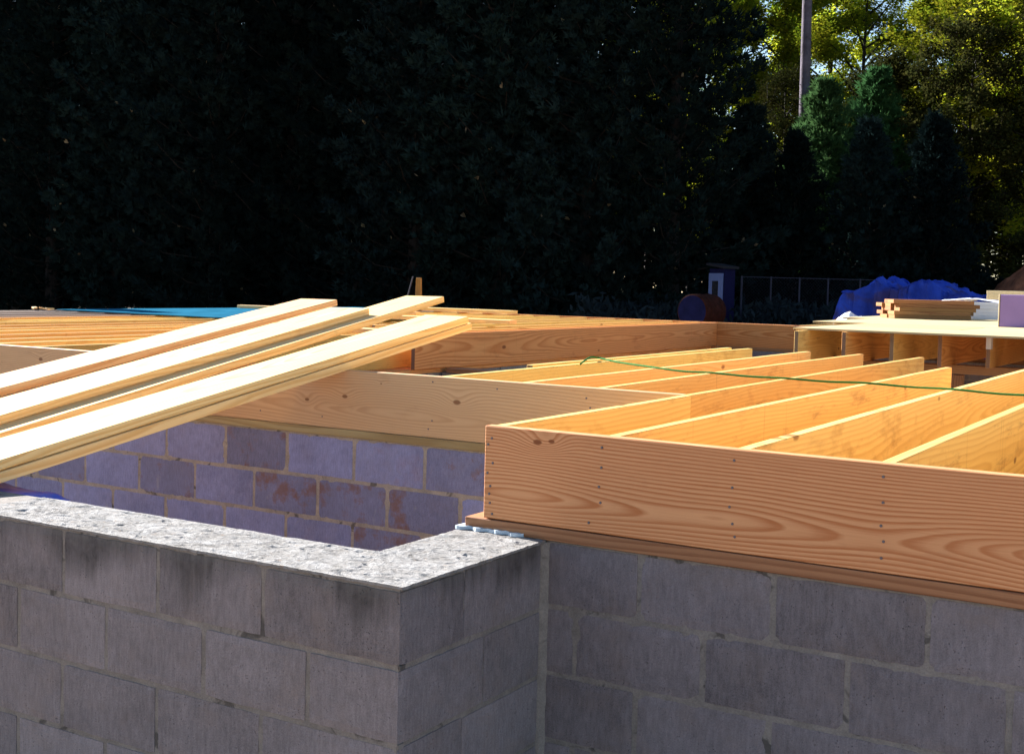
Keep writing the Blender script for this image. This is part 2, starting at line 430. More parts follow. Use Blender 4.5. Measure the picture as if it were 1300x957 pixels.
# rough mortar cap as displaced grid
from mathutils import noise as mn
def cap(name, x0, x1, y0, y1, step=.006):
    bm = bmesh.new(); nx = int((x1-x0)/step); ny = max(4, int((y1-y0)/step)); g = {}
    for i in range(nx+1):
        for j in range(ny+1):
            x = x0+(x1-x0)*i/nx; y = y0+(y1-y0)*j/ny
            inside_l = (y <= YB+.0) or (x >= XR-.304)
            if not inside_l: continue
            e = min(x-XL if y < YB else 9, XR-x, y-YF, (YB-y) if x < XR-.304 else 9, 9 if y < YB else x-(XR-.304))
            n = mn.fractal(Vector((x*15+.8*mn.noise(Vector((x*9, y*9, 1))), y*38, 3)), .75, 2.2, 7) * .5
            n2 = mn.noise(Vector((x*6, y*9, 8)))
            cr = max(0, mn.noise(Vector((x*17+2*n2, y*40, 5))) - .22)
            h = .0010 + .0075*n*min(1, .15+e/.03) + .0022*n2*min(1, .2+e/.04) - .013*cr*min(1, e/.03)
            jx = mn.noise(Vector((x*40, y*40, 1)))*.004 if e < .004 else 0
            g[i, j] = bm.verts.new((x + (jx if abs(x-XR) < .003 else 0), y + (jx if abs(y-YF) < .003 else 0), BT + h))
    for i in range(nx):
        for j in range(ny):
            q = [g.get(k) for k in ((i, j), (i+1, j), (i+1, j+1), (i, j+1))]
            if all(q): bm.faces.new(q)
    bnd = [e for e in bm.edges if len(e.link_faces) == 1]
    r = bmesh.ops.extrude_edge_only(bm, edges=bnd)
    for v in [v for v in r['geom'] if isinstance(v, bmesh.types.BMVert)]: v.co.z = BT-.0065 + mn.noise(Vector((v.co.x*30, v.co.y*30, 0)))*.002
    return bm
into(obj('mortar_cap', cap('cap', XL, XR+.001, YF-.001, -.001), M['grout'], smooth=False), bay)

# mortar bead in the inner corner
bm = bmesh.new(); prev = None
for i in range(60):
    z = BT-.004-(BT-GZ)*i/59; w_ = .005+.004*mn.noise(Vector((0, 3, z*22))); o_ = .0035*mn.noise(Vector((7, 1, z*30)))
    r_ = [bm.verts.new((XR-.012, -.012-w_, z)), bm.verts.new((XR-.003+o_, -.014-w_*.4, z)), bm.verts.new((XR+.005+w_*.35, -.003+o_, z)), bm.verts.new((XR+.010+w_, .012, z))]
    if prev:
        for k in range(3): bm.faces.new((prev[k], prev[k+1], r_[k+1], r_[k]))
    prev = r_
into(obj('mortar_bead', bm, M['mortar'], smooth=True), bay)
# house foundation: front wall, side wall of the recess, recess wall, interior and outer walls
def wall(name, label, segs, bmat, mmat, n=5, g=.005):
    """segs: list of (axis, a, b, face0, face1, joints_odd, joints_even)"""
    e = empty(name, ((segs[0][1]+segs[0][2])/2 if segs[0][0] == 'x' else segs[0][3], segs[0][3] if segs[0][0] == 'x' else (segs[0][1]+segs[0][2])/2, GZ))
    tag(e, label, 'block wall')
    bm = bmesh.new(); bmm = bmesh.new()
    for (ax, a, b, f0, f1, jo, je, first) in segs:
        for i, (z0, z1) in enumerate(courses(BT, n, first)):
            for s, t in spans(a, b, jo if i % 2 == 0 else je):
                if ax == 'x': blk(bm, s, t, f0, f1, z0, z1, g)
                else: blk(bm, f0, f1, s, t, z0, z1)
        if ax == 'x': box(bmm, a+.004, b-.004, f0+.003, f1-.003, GZ-.02, BT-.001)
        else: box(bmm, f0+.003, f1-.003, a+.004, b-.004, GZ-.02, BT-.001)
    into(obj('blockwork', bm, bmat), e); into(obj('mortar_joints', bmm, mmat), e)
    return e
wall('block_wall', 'grey block wall under the pink front rim board', [('x', .216, 5.6, .004, .2, [.5317, .934, 1.345], [.3285, .737, 1.144], .198)], M['block'], M['mortar'])
wall('block_wall', 'short block wall closing the recess side, under the corner of the rim board', [('y', .010, 1.53, -.08, .21, [.41], [.2], .21)], M['block'], M['mortar'])
wall('block_wall', 'grey block wall at the back of the recess, sky blue put into its colour, with rusty stained blocks', [('x', -9.6, -.082, 1.534, 1.73, [-1.289, -1.705, -2.127, -2.541, -2.966], [-1.087, -1.502, -1.925, -2.342, -2.754, -3.171, -3.596], .213)], M['block_back'], M['mortar_back'], g=.0075)
wall('block_wall', 'shaded block wall in the opening below the long double beam', [('y', 1.74, 11.3, -4.08, -3.86, [4], [4.2], .2)], M['block'], M['mortar'])
wall('block_wall', 'far block wall under the distant end of the floor frame', [('x', -9.6, 5.6, 11.42, 11.62, [0], [.2], .2)], M['block'], M['mortar'])
wall('block_wall', 'block pier wall crossing under the joist ends', [('x', -3.84, 5.6, 5.42, 5.62, [0], [.2], .2)], M['block'], M['mortar'])
wall('block_wall', 'outer block wall at the far left edge of the floor', [('y', 1.74, 11.4, -9.6, -9.4, [4], [4.2], .2)], M['block'], M['mortar'])

# ------------------------------------------------------------------ lumber
def lumber(name, mat, label, cat, group, p, length, yaw=0, pitch=0, roll=0, t=.038, w=.286, bev=.0022, flat=False, kind='thing', parent=None, tagit=True, crown=0.0):
    """p = lower corner at the near end (joist upright). Local X length, Y thickness, Z width."""
    bm = bmesh.new()
    n = max(1, int(length/.6)) if crown else 1
    box(bm, 0, length, 0, t, 0, w, bev)
    rc = random.Random(int(abs(p[0])*7919+abs(p[1])*131+length*17)); cz_, cy_ = rc.uniform(-.002, .0035), rc.uniform(-.004, .004)
    for k in range(1, max(2, int(length/.4))):
        bmesh.ops.bisect_plane(bm, geom=bm.verts[:]+bm.edges[:]+bm.faces[:], plane_co=(k*length/max(2, int(length/.4)), 0, 0), plane_no=(1, 0, 0))
    for v in bm.verts:
        u = max(0, min(1, v.co.x/length)); sn = math.sin(u*math.pi)
        q = mn.noise(Vector((v.co.x*1.7, cy_*500, cz_*500)))*min(1, sn*4)
        v.co.z += cz_*sn + q*.0012; v.co.y += cy_*sn*(.3+.7*v.co.z/w) + q*.001
    o = obj(name, bm, mat, parent)
    o.location = p; o.rotation_mode = 'XYZ'
    o.rotation_euler = (roll + (-math.pi/2 if flat else 0), pitch, yaw)
    if tagit: tag(o, label, cat, group, kind)
    return o
H2 = math.pi/2
# boards along Y: yaw=+90deg -> local X -> +Y, local Y -> -X ; so corner at x_right
def joist(name, x_right, y0, y1, label, mat='joist', cat='floor joist', group=None, z=0.0, w=.286, jit=.004):
    rj = random.Random(int(x_right*977)+int(y0*31))
    o = lumber(name, M[mat], label, cat, group, (x_right+rj.uniform(-.002, .002), y0, z+rj.uniform(-.002, .0015)), y1-y0+rj.uniform(-.01, .01), yaw=H2+rj.uniform(-1, 1)*.0006, w=w)
    return o

# front rim board with its nails
rim = lumber('rim_board', M['fir'], 'pinkish fir rim board across the front with rows of nail heads', 'rim board', None, (0, 0, .003), 4.88)
nails = [(.025,.251),(.012,.231),(.03,.175),(.012,.143),(.023,.103),(.02,.079),(.023,.051),(.032,.018),(.403,.256),(.403,.197),(.397,.14),(.403,.094),(.367,.031),(.811,.257),(.808,.181),(.802,.127),(.812,.081),(.82,.046),(1.219,.253),(1.221,.186),(1.218,.125),(1.226,.085),(1.222,.041),(1.60,.023),(1.626,.12),(1.63,.2)]
bm = bmesh.new(); bmesh.ops.create_cone(bm, cap_ends=True, segments=10, radius1=.0042, radius2=.0036, depth=.003, matrix=Matrix.Rotation(H2, 4, 'X'))
nme = mesh_from('nail', bm, M['nail'])
def nail(parent, x, z, y=-.0006):
    o = bpy.data.objects.new('nail', nme); link(o, parent); o.location = (x, y, z)
for x, z in nails: nail(rim, x, z-.003)
# recess rim board
rim2 = lumber('rim_board', M['fir2'], 'tan knotty rim board along the back of the recess, passing under the loose planks', 'rim board', None, (-10, 1.53, .0), 10.0-.002)
for x, z in [(-.45,.24),(-.43,.2),(-.9,.25),(-1.25,.26),(-1.25,.08),(-1.27,.04),(-1.9,.05),(-2.3,.05)]: nail(rim2, x+10, z)
# end joists of the front part
joist('floor_joist', .038, .040, 1.512, 'short end joist from the front rim board corner back to the recess rim board', cat='floor joist')
joist('floor_joist', .039, 1.518, 5.56, 'continuation of the end joist beyond the recess rim board, stained near its near end', mat='joist_stained')
names_r = {1: 'first full joist inside the front corner, its top stained grey near the rim', 2: 'second joist inside the front corner, passing under the green hose', 3: 'third joist inside the front corner, rising to the right edge of the frame',
           4: 'fourth joist inside the front corner, at the right edge', 5: 'fifth joist inside the front corner, beyond the right edge', 6: 'sixth joist inside the front corner, beyond the right edge', 7: 'seventh joist inside the front corner, beyond the right edge'}
xr = [.425, .832, 1.238, 1.645, 2.05, 2.457, 2.863]
for i, x in enumerate(xr):
    joist('floor_joist', x, .040, 4.575 if i == 0 else 5.56, names_r[i+1], mat='joist_stained' if i in (0, 2) else 'joist', group='joists behind the front rim board')
# joists beyond the recess rim board, right of the opening
joist('floor_joist', -.381, 1.570, 5.55, 'joist ending on the recess rim board, next left of the end joist, with dark stains', mat='joist_stained', group='joists behind the recess rim board')
joist('floor_joist', -.771, 1.570, 5.60, 'joist ending on the recess rim board, second left of the end joist', group='joists behind the recess rim board')
joist('floor_joist', -1.204, 1.570, 5.60, 'pale joist bordering the open hole, with the end of the green hose on it', group='joists behind the recess rim board')
joist('floor_joist', -1.335, 2.6, 5.52, 'duller joist standing in the hole behind the pale bordering joist', group='joists behind the recess rim board')
# opening: beam and joists left of it
bc = joist('beam', -3.832, 5.03, 11.46, 'long orange beam across the far side of the opening, with a dark sawn end', mat='girder', cat='beam')
joist('floor_joist', -4.06+.0, 1.570, 11.455, 'long joist behind the orange beam, lit face showing left of its sawn end', mat='joist_stained', group='joists left of the opening')
ordn = ['second', 'third', 'fourth', 'fifth', 'sixth', 'seventh', 'eighth', 'ninth', 'tenth', 'eleventh', 'twelfth', 'thirteenth', 'fourteenth']
for k in range(1, 14):
    x = -4.06-.4064*k
    joist('floor_joist', x, 1.570, 6.6, '%s joist left of the opening, its near length on the recess rim board' % ordn[k-1], mat='grey_pine' if k > 9 else ('joist_stained' if k % 3 == 0 else 'joist'), group='joists left of the opening')
    joist('floor_joist', x+.042, 6.35, 11.455, '%s joist left of the opening, far length running to the distant rim' % ordn[k-1], mat='grey_pine' if k > 9 else 'joist', group='far joists left of the opening')
# outer rims
lumber('rim_board', M['girder'], 'far rim board closing the distant end of the left floor', 'rim board', None, (-9.6, 11.46, .0), 6.75)
lumber('rim_board', M['fir'], 'reddish rim board facing the opening at the far right of the beam', 'rim board', None, (-3.83, 11.50, .0), 1.6)
joist('rim_board', -9.41, 1.57, 11.45, 'grey rim board on the outer left edge of the floor', mat='grey_pine', cat='rim board')
joist('rim_board', -2.80, 11.545, 19.5, 'long narrow rim board running back along the left side of the plywood deck', mat='joist', cat='rim board')
# sills
def sill(label, p, L, yaw=0, mat='sill', w=.14):
    bm = bmesh.new(); box(bm, 0, L, 0, .038, 0, w, .002)
    o = obj('sill_plate', bm, M[mat]); o.location = p
    # lay flat: local Z (width) -> horizontal
    o.rotation_euler = (-H2, 0, yaw)
    tag(o, label, 'sill plate'); return o
# flat roll -90: local Z -> +Y, local Y -> -Z
sill('reddish sill plate between the front rim board and the block wall', (-.063, -.006, .0), 5.2)
o = sill('sill plate under the end joist along the side of the recess', (.077, .136, .0), 1.38, yaw=H2)
sill('olive sill plate under the recess rim board', (-9.6, 1.524, -.001), 9.53, mat='sill2')
sill('sill plate on the wall below the long beam', (-3.86, 1.76, -.001), 9.6, yaw=H2, mat='girder', w=.2)
sill('sill plate under the joist ends at the pier wall', (-3.8, 5.43, -.001), 9.0, mat='sill', w=.18)
sill('sill plate under the far rim board', (-9.5, 11.45, -.001), 14, mat='sill', w=.14)
# foam sill sealer showing at the corner
bm = bmesh.new(); rr = random.Random(5); n = 26; ring = []
for i in range(n+1):
    x = -.085+.235*i/n; yy = -.016-.006*math.sin(i*.9)+rr.uniform(-.003, .003) - (.012 if i < 3 else 0)
    ring.append([bm.verts.new((x, yy, -.040+.002)), bm.verts.new((x, yy, -.040+.0125+.0008*math.sin(i*1.7)+rr.uniform(-.001, .001))), bm.verts.new((x, .09, -.040+.0105)), bm.verts.new((x, .09, -.040+.002))])
for i in range(n):
    for k in range(4):
        bm.faces.new((ring[i][k], ring[i+1][k], ring[i+1][(k+1) % 4], ring[i][(k+1) % 4]))
bm.faces.new(ring[0]); bm.faces.new(ring[-1][::-1])
tag(obj('foam_sealer', bm, M['foam']), 'thin whitish foam sealer strip squeezed out under the front sill corner', 'foam strip')

# ------------------------------------------------------------------ loose planks leaning from the bay wall to the recess rim
SL = math.atan(.160)
def plank(label, A, B, h, length, w=.286):
    """A, B: near-top-edge points (x,y) projected on plan, B = far end; the plank extends from B back through A."""
    (ax, ay), (bx, by) = A, B
    d = Vector((bx-ax, by-ay, 0)).normalized()
    far = Vector((bx, by, .286+h+.160*(by-1.53)))
    d3 = Vector((d.x, d.y, .160*d.y)).normalized()
    yv = Vector((0, -.160, 1)).normalized()         # plane normal
    side = yv.cross(d3).normalized()                # points to -X
    start = far - d3*length
    # local X=d3, local Y(thickness) = -normal, local Z(width) = side
    ly = -yv; lz = d3.cross(ly).normalized()
    if lz.dot(side) < 0: ly = -ly; lz = d3.cross(ly)
    m = Matrix((d3, ly, lz)).transposed().to_4x4()
    m.translation = start if ly.dot(yv) < 0 else start - yv*.038
    bm = bmesh.new(); box(bm, 0, length, 0, .038, 0, w, .0025)
    o = obj('plank', bm, M['board']); o.matrix_world = m
    tag(o, label, 'plank', 'loose planks leaning over the recess'); return o
plank('upper plank of the front pair, nearest to the recess rim board', (-1.770, -.395), (-1.742, 2.577), .0800, 3.70)
plank('lower plank of the front pair, right beneath the nearest plank', (-1.757, -.426), (-1.741, 2.61), .0385, 3.66)
plank('lower plank reaching highest to the far right, mostly shaded by the plank on it', (-2.273, -.021), (-2.470, 3.410), .0385, 4.27)
plank('middle plank lying half on the longest one', (-2.396, .072), (-2.524, 2.703), .078, 3.66)
plank('farthest plank at the back of the leaning pile', (-2.884, .44), (-2.960, 2.945), .078, 3.66)
plank('hidden bottom plank under the farthest and middle planks', (-2.80, .3), (-2.86, 2.6), .0385, 3.66, w=.235)

# low wall continuation under the blue tarp
wall('block_wall', 'lower block wall end left of the mortar-topped wall, under a blue tarp', [('x', -3.4, XL-.006, YF+.02, YB-.01, [-1.9], [-1.7], .2)], M['block'], M['mortar'])
def drape(name, x0, x1, y0, y1, zf, nx, ny, mat, seed, label, amp=.02, cat='tarp', th=.004, f=5):
    bm = bmesh.new(); g = []
    for i in range(nx+1):
        row = []
        for j in range(ny+1):
            x = x0+(x1-x0)*i/nx; y = y0+(y1-y0)*j/ny
            n = mn.fractal(Vector((x*f, y*f, seed)), .9, 2.1, 5)
            rdg = abs(mn.noise(Vector((x*f*.6, y*f*.6, seed+7))))
            row.append(bm.verts.new((x+n*amp*.5, y+n*amp*.4, zf(x, y)+n*amp-rdg*amp*1.4)))
        g.append(row)
    for i in range(nx):
        for j in range(ny): bm.faces.new((g[i][j], g[i+1][j], g[i+1][j+1], g[i][j+1]))
    o = obj(name, bm, mat, smooth=True)
    sm = o.modifiers.new('thick', 'SOLIDIFY'); sm.thickness = th
    tag(o, label, cat); return o
def ztarp(x, y):
    ex = min(1, (XL-.004-x)/.03)
    top = min(-.046 - .02*max(0, y+.5) - .25*max(0, x+1.64), .286+.16*(y-1.53)-.012)
    e = min(1, (y-(-.76))/.04, (-.25-y)/.04)
    return top - (1-max(0, min(1, e)))*.5
drape('tarp', -3.3, XL-.030, -.82, -.20, ztarp, 90, 60, M['tarp'], 2.0, 'blue tarp draped at the left end of the mortar-topped wall', amp=.008, f=9)

# ------------------------------------------------------------------ hose
hp = [(-1.175,2.84,.291),(-1.19,2.90,.300),(-1.225,3.03,.313),(-1.27,3.16,.312),(-1.28,3.26,.303),(-1.20,3.22,.297),(-1.071,3.127,.292),(-.79,2.93,.292),(-.57,2.83,.287),(-.39,2.785,.292),(-.18,2.75,.288),(.02,2.726,.292),(.22,2.74,.287),(.41,2.75,.292),(.62,2.74,.287),(.82,2.70,.292),(1.03,2.665,.287),(1.22,2.63,.292),(1.45,2.58,.287),(1.63,2.5,.292),(1.85,2.36,.287),(2.03,2.2,.292),(2.44,1.9,.292),(2.9,1.6,.292),(3.3,1.2,.25)]
def catmull(P, n=8):
    P = [Vector(p) for p in P]; P = [2*P[0]-P[1]]+P+[2*P[-1]-P[-2]]; out = []
    for i in range(1, len(P)-2):
        for k in range(n):
            t = k/n; a, b, c, d = P[i-1], P[i], P[i+1], P[i+2]
            out.append(.5*((2*b)+(c-a)*t+(2*a-5*b+4*c-d)*t*t+(3*b-a-3*c+d)*t**3))
    return out+[P[-2]]
bm = bmesh.new(); tube(bm, catmull(hp), .0050, 10)
tag(obj('hose', bm, M['hose'], smooth=True), 'thin green hose lying across the tops of the joists', 'hose')

# ------------------------------------------------------------------ raised deck at the right rear
DZ = .365
dj = ['leftmost joist end under the plywood deck', 'second joist end from the left under the plywood deck', 'third joist end from the left under the plywood deck', 'fourth joist end from the left under the plywood deck', 'fifth joist end under the plywood deck, marked with a white stripe', 'sixth joist under the plywood deck, at the right edge', 'seventh joist under the plywood deck', 'eighth joist under the plywood deck']
for k in range(8):
    x = -1.578+.372*k
    y = 7.70+.195*k if k < 5 else 8.5
    o = joist('floor_joist', x+.02, y, 18.0, dj[k], mat='girder' if k % 2 else 'joist_stained', group='joists under the plywood deck', z=DZ-.295)
    if k == 4:
        bm = bmesh.new(); box(bm, -.004, -.001, -.002, .040, .17, .282)
        box(bm, -.002, .07, -.0035, -.0015, .17, .282)
        obj('white_paint_mark', bm, M['white'], o)
lumber('support_plate', M['sill'], 'doubled timber plate carrying the deck joists above the dark crawl space', 'timber plate', None, (-1.9, 8.72, DZ-.295-.080), 6.0, t=.14, w=.078)
lumber('post', M['sill'], 'short timber post under the deck plate', 'post', None, (-.35, 8.74, GZ), .98, t=.09, w=.09, pitch=-H2)
lumber('post', M['sill'], 'timber post under the deck plate near the right edge of the frame', 'post', None, (1.2, 8.74, GZ), .98, t=.09, w=.09, pitch=-H2)
# plywood sheets
def sheet(label, x0, x1, y0, y1, z, mat='ply', t=.018, name='plywood_sheet', cat='plywood sheet', group='plywood sheets of the raised deck', rz=0):
    bm = bmesh.new(); box(bm, -(x1-x0)/2, (x1-x0)/2, -(y1-y0)/2, (y1-y0)/2, 0, t, .0015)
    o = obj(name, bm, M[mat]); o.location = ((x0+x1)/2, (y0+y1)/2, z); o.rotation_euler = (0, 0, rz)
    tag(o, label, cat, group); return o
rows = [(7.98, 9.19), (9.22, 10.42), (10.435, 12.9), (12.915, 17.9)]
lab = ['nearest row', 'second row', 'third row', 'back row']
for r_, (y0, y1) in enumerate(rows):
    cuts = [-1.70, .50, 2.94, 5.3] if r_ % 2 == 0 else [-1.69, -.48, 1.95, 4.4]
    if r_ >= 2: cuts[0] = -2.3 if r_ == 2 else -2.70
    for c in range(3):
        sheet('%s plywood sheet in the %s of the raised deck' % (['left', 'middle', 'right'][c], lab[r_]), cuts[c], cuts[c+1]-.014, y0, y1, DZ-.008+rb.uniform(0, .002))

# items on the deck
def bundle(name, label, cat, loc, rz, L, rowsn, layers, t, w, mat, gapx=0, seed=1, endmat=None, jitter=.04):
    e = empty(name, loc, rz); tag(e, label, cat)
    rr = random.Random(seed)
    for k in range(layers):
        nrow = rowsn if k < layers-1 else max(2, rowsn-2)
        for j in range(nrow):
            bm = bmesh.new()
            dx = rr.uniform(-jitter, jitter)
            # local board coordinates: X length, Y thickness, Z width -> lay flat
            box(bm, 0, L+rr.uniform(-jitter, jitter), 0, t, 0, w-.004, .002)
            o = obj('board', bm, mat, e); o.location = (-L/2+dx, -rowsn*w/2+j*w+rr.uniform(-.002, .002)+(k % 2)*.0, (k+1)*t+k*.001)
            o.rotation_euler = (-H2, 0, rr.uniform(-.004, .004))
    return e
bundle('lumber_stack', 'stack of short brown boards lying on the plywood deck', 'lumber stack', (-1.88, 13.9, DZ+.012), R(34), 1.05, 3, 5, .048, .235, M['lumber_brown'], seed=4, jitter=.05)
bundle('lumber_stack', 'long pale lumber stack with plastic on top, behind the brown boards', 'lumber stack', (-.55, 15.2, DZ+.012), R(6), 2.6, 5, 5, .045, .19, M['white'], seed=6, jitter=.015)
def zwh(x, y): return DZ+.012+.245
drape('plastic_sheet', -1.9, .2, 14.75, 15.7, lambda x, y: DZ+.262+.03*max(0, 1-abs(x+1.55)/.35), 60, 24, M['white'], 5, 'white plastic sheet bunched on top of the pale lumber stack', amp=.015, cat='plastic sheet', f=4)
# purple wrapped board bundle
e = empty('foam_board_bundle', (-.03, 11.0, DZ+.012), R(0)); tag(e, 'upright purple board bundle with pale edge at the right side of the deck', 'board bundle')
bm = bmesh.new(); box(bm, -.42, .9, -.0, .30, 0, .345, .006); obj('board_face', bm, M['purple'], e)
bm = bmesh.new(); box(bm, -.435, -.423, -.002, .302, 0, .347, .002); obj('edge_board', bm, M['cream'], e)
bundle('lumber_stack', 'cream lumber bundle sticking out high at the right edge, above the purple bundle', 'lumber stack', (-.20, 17.4, DZ+.27), R(-6), 3.0, 5, 3, .045, .16, M['cream'], seed=9, jitter=.004)
bm = bmesh.new(); box(bm, -.9, 1.1, -.35, .35, 0, .25, .004)
o = obj('crate', bm, M['lumber_brown']); o.location = (-.3, 17.4, DZ+.012); tag(o, 'low timber bunk carrying the cream lumber bundle', 'timber bunk')

# blue underlay sheets and pale boards on the left floor
sheet('second blue sheet lying on the far left floor, reaching back towards the trees', -9.30, -8.12, 6.0, 11.2, .292, 'blue_sheet', .012, 'underlay_sheet', 'blue sheet', 'blue sheets on the left floor')
sheet('wide blue sheet lying over the far left joists behind the loose planks', -8.1, -6.2, 5.95, 8.4, .292, 'blue_sheet', .012, 'underlay_sheet', 'blue sheet', 'blue sheets on the left floor')
sheet('smaller blue sheet lying behind the raised plank end', -6.15, -5.35, 7.3, 8.3, .306, 'blue_sheet', .012, 'underlay_sheet', 'blue sheet', 'blue sheets on the left floor', rz=.05)
def strip(label, x0, y0, L, yaw, z=.29, w=.14, mat='board'):
    bm = bmesh.new(); box(bm, 0, L, 0, .038, 0, w, .002)
    o = obj('loose_board', bm, M[mat]); o.location = (x0, y0, z+.038); o.rotation_euler = (-H2, 0, yaw)
    tag(o, label, 'board', 'single boards lying on the floor frame')
strip('thin white board along the far edge beside the highest plank end', -8.4, 10.9, 1.9, .02, z=.306, w=.18)
strip('pale board lying flat just right of the front pair of planks', -5.9, 7.05, 1.7, .03, z=.320, w=.14)
strip('short pale board between the plank ends on the left joists', -5.2, 4.6, 1.2, .10, w=.14)
strip('second short pale board lower between the plank ends', -4.9, 3.9, 1.0, .04, w=.10)
strip('long pale board across the blue sheet behind the planks', -9.2, 8.7, 2.6, .10, z=.306, w=.10)
# off-cuts heap at far left
e = empty('offcut_pile', (-9.45, 5.95, .287)); tag(e, 'small heap of pale offcuts on the far left floor edge', 'offcuts'); rr = random.Random(8)
for k in range(4):
    bm = bmesh.new(); box(bm, -.045, .045, -.02, .02, 0, .016, .001)
    o = obj('offcut', bm, M['board'], e); o.location = (rr.uniform(-.05, .05), rr.uniform(-.1, .1), .012*k*.5); o.rotation_euler = (rr.uniform(-.2, .2), rr.uniform(-.2, .2), rr.uniform(0, 3))
# stub post with leaning bar on the far floor
bm = bmesh.new(); box(bm, -.05, .05, -.02, .02, 0, .46, .003)
for v in bm.verts:
    if v.co.z > .4: v.co.x *= .75
o = obj('stake', bm, M['yellow']); o.location = (-8.32, 11.42, .286); tag(o, 'short yellow-orange upright stake on the far floor edge', 'stake')
bm = bmesh.new(); tube(bm, [(-.20, -.0, 0), (-.06, .0, .46)], .010, 8)
o = obj('metal_bar', bm, M['galv']); o.location = (-8.32, 11.36, .30); tag(o, 'bluish metal bar leaning against the yellow stake', 'metal bar')

# ------------------------------------------------------------------ yard objects behind
# blue tarp over a pile
def zpile(x, y):
    u = (x+3.62)/1.5; v = (y-21.2)/1.1
    top = .70 - .10*u*u + .26*max(0, 1-abs((u+.42)/.26)) + .20*max(0, 1-abs((u-.10)/.38)) - .10*max(0, u-.5)
    e = max(abs(u), abs(v))
    s = max(0, min(1, (1.0-e)/.16)); s = s*s*(3-2*s)
    return GZ+.02 + (top-GZ-.0)*s - .22*(1-s)*0
def drape_pile():
    bm = bmesh.new(); nx, ny = 110, 80; g = []
    for i in range(nx+1):
        row = []
        for j in range(ny+1):
            u = -1.05+2.1*i/nx; v = -1.05+2.1*j/ny
            e = max(abs(u), abs(v)); k = 1+.03*math.sin(9*u+4*v)
            x = -3.62+1.5*u; y = 21.2+1.1*v
            n = mn.fractal(Vector((x*2.3, y*2.3, 4)), .9, 2.1, 5); rg_ = 1-abs(mn.noise(Vector((x*3.1+n, y*1.6, 12))))*2 + .5*(1-abs(mn.noise(Vector((x*7+n, y*4+(0 if e < .8 else 9), 2))))*2)
            fold = (math.sin(x*13+4*n)*.06+rg_*.05) if e > .72 else 0
            dx, dy = (u/e if e else 0), (v/e if e else 0)
            row.append(bm.verts.new((x+dx*fold, y+dy*fold, max(GZ+.01, zpile(x, y)+n*.07+rg_*.055-.06+(1-abs(mn.noise(Vector((x*9+2*n, y*6, 4))))*2)*.022))))
        g.append(row)
    for i in range(nx):
        for j in range(ny): bm.faces.new((g[i][j], g[i+1][j], g[i+1][j+1], g[i][j+1]))
    return bm
o = obj('tarp', drape_pile(), M['tarp_far'], smooth=False); tag(o, 'large wrinkled blue tarp covering a pile behind the plywood deck', 'tarp')
drape('plastic_sheet', -3.98, -3.36, 16.35, 16.9, lambda x, y: .02+.34*max(0, 1-((x+3.67)/.36)**2-((y-16.6)/.5)**2), 24, 20, M['white'], 3, 'small heap of whitish plastic in front of the blue tarp', amp=.05, cat='plastic sheet', f=6)
bm = bmesh.new(); tube(bm, [(-5.1, 17.6, -.35), (-3.9, 17.4, .37)], .025, 8); tag(obj('pipe', bm, M['rust']), 'dark rusty pipe leaning left of the blue tarp', 'pipe')
bm = bmesh.new(); box(bm, -.5, .5, -.45, .45, GZ, .02, .01); o = obj('pallet_box', bm, M['lumber_brown']); o.location = (-3.7, 16.6, 0); tag(o, 'timber box under the whitish plastic heap', 'timber box')
# dirt mound
bm = bmesh.new(); n = 60; g = []
for i in range(n+1):
    row = []
    for j in range(n+1):
        x = -3+6*i/n; y = -3+6*j/n
        d = math.hypot(x/2.9, y/2.7); h = 3.1*max(0, 1-d)**.85
        q = mn.fractal(Vector((x*1.1, y*1.1, 2)), .8, 2.2, 6)
        row.append(bm.verts.new((x, y, h + q*.22*(h > 0) - .1)))
    g.append(row)
for i in range(n):
    for j in range(n): bm.faces.new((g[i][j], g[i+1][j], g[i+1][j+1], g[i][j+1]))
o = obj('dirt_mound', bm, M['clay']); o.location = (-2.4, 28.7, GZ); tag(o, 'red clay dirt mound rising at the right edge behind the lumber', 'dirt mound')
# tank on a cradle
tk = empty('fuel_tank', (-7.25, 19.2, GZ), R(82)); tag(tk, 'rusty cylindrical tank with bluish end lying on a low cradle', 'tank')
bm = bmesh.new(); nseg = 32
prof = [(-.36, .0), (-.36, .30), (-.34, .325), (-.2, .325), (-.19, .335), (-.17, .335), (-.16, .325), (.2, .325), (.21, .335), (.23, .335), (.24, .325), (.36, .325), (.38, .30), (.38, 0)]
prev = None
for (x, r) in prof:
    ring = [bm.verts.new((x, r*math.cos(2*math.pi*k/nseg), r*math.sin(2*math.pi*k/nseg))) for k in range(nseg)] if r else [bm.verts.new((x, 0, 0))]
    if prev:
        if len(prev) == 1:
            for k in range(nseg): bm.faces.new((prev[0], ring[(k+1) % nseg], ring[k])).material_index = 1
        elif len(ring) == 1:
            for k in range(nseg): bm.faces.new((prev[k], prev[(k+1) % nseg], ring[0]))
        else:
            for k in range(nseg): bm.faces.new((prev[k], prev[(k+1) % nseg], ring[(k+1) % nseg], ring[k]))
    prev = ring
bmesh.ops.recalc_face_normals(bm, faces=bm.faces)
o = obj('tank_body', bm, [M['rust'], M['tank_end']], tk, smooth=False); o.location = (0, 0, 1.25)
for sx in (-.25, .25):
    bm = bmesh.new(); box(bm, -.05, .05, -.3, .3, 0, .98, .005); o = obj('cradle_leg', bm, M['bark'], tk); o.location = (sx, 0, 0)
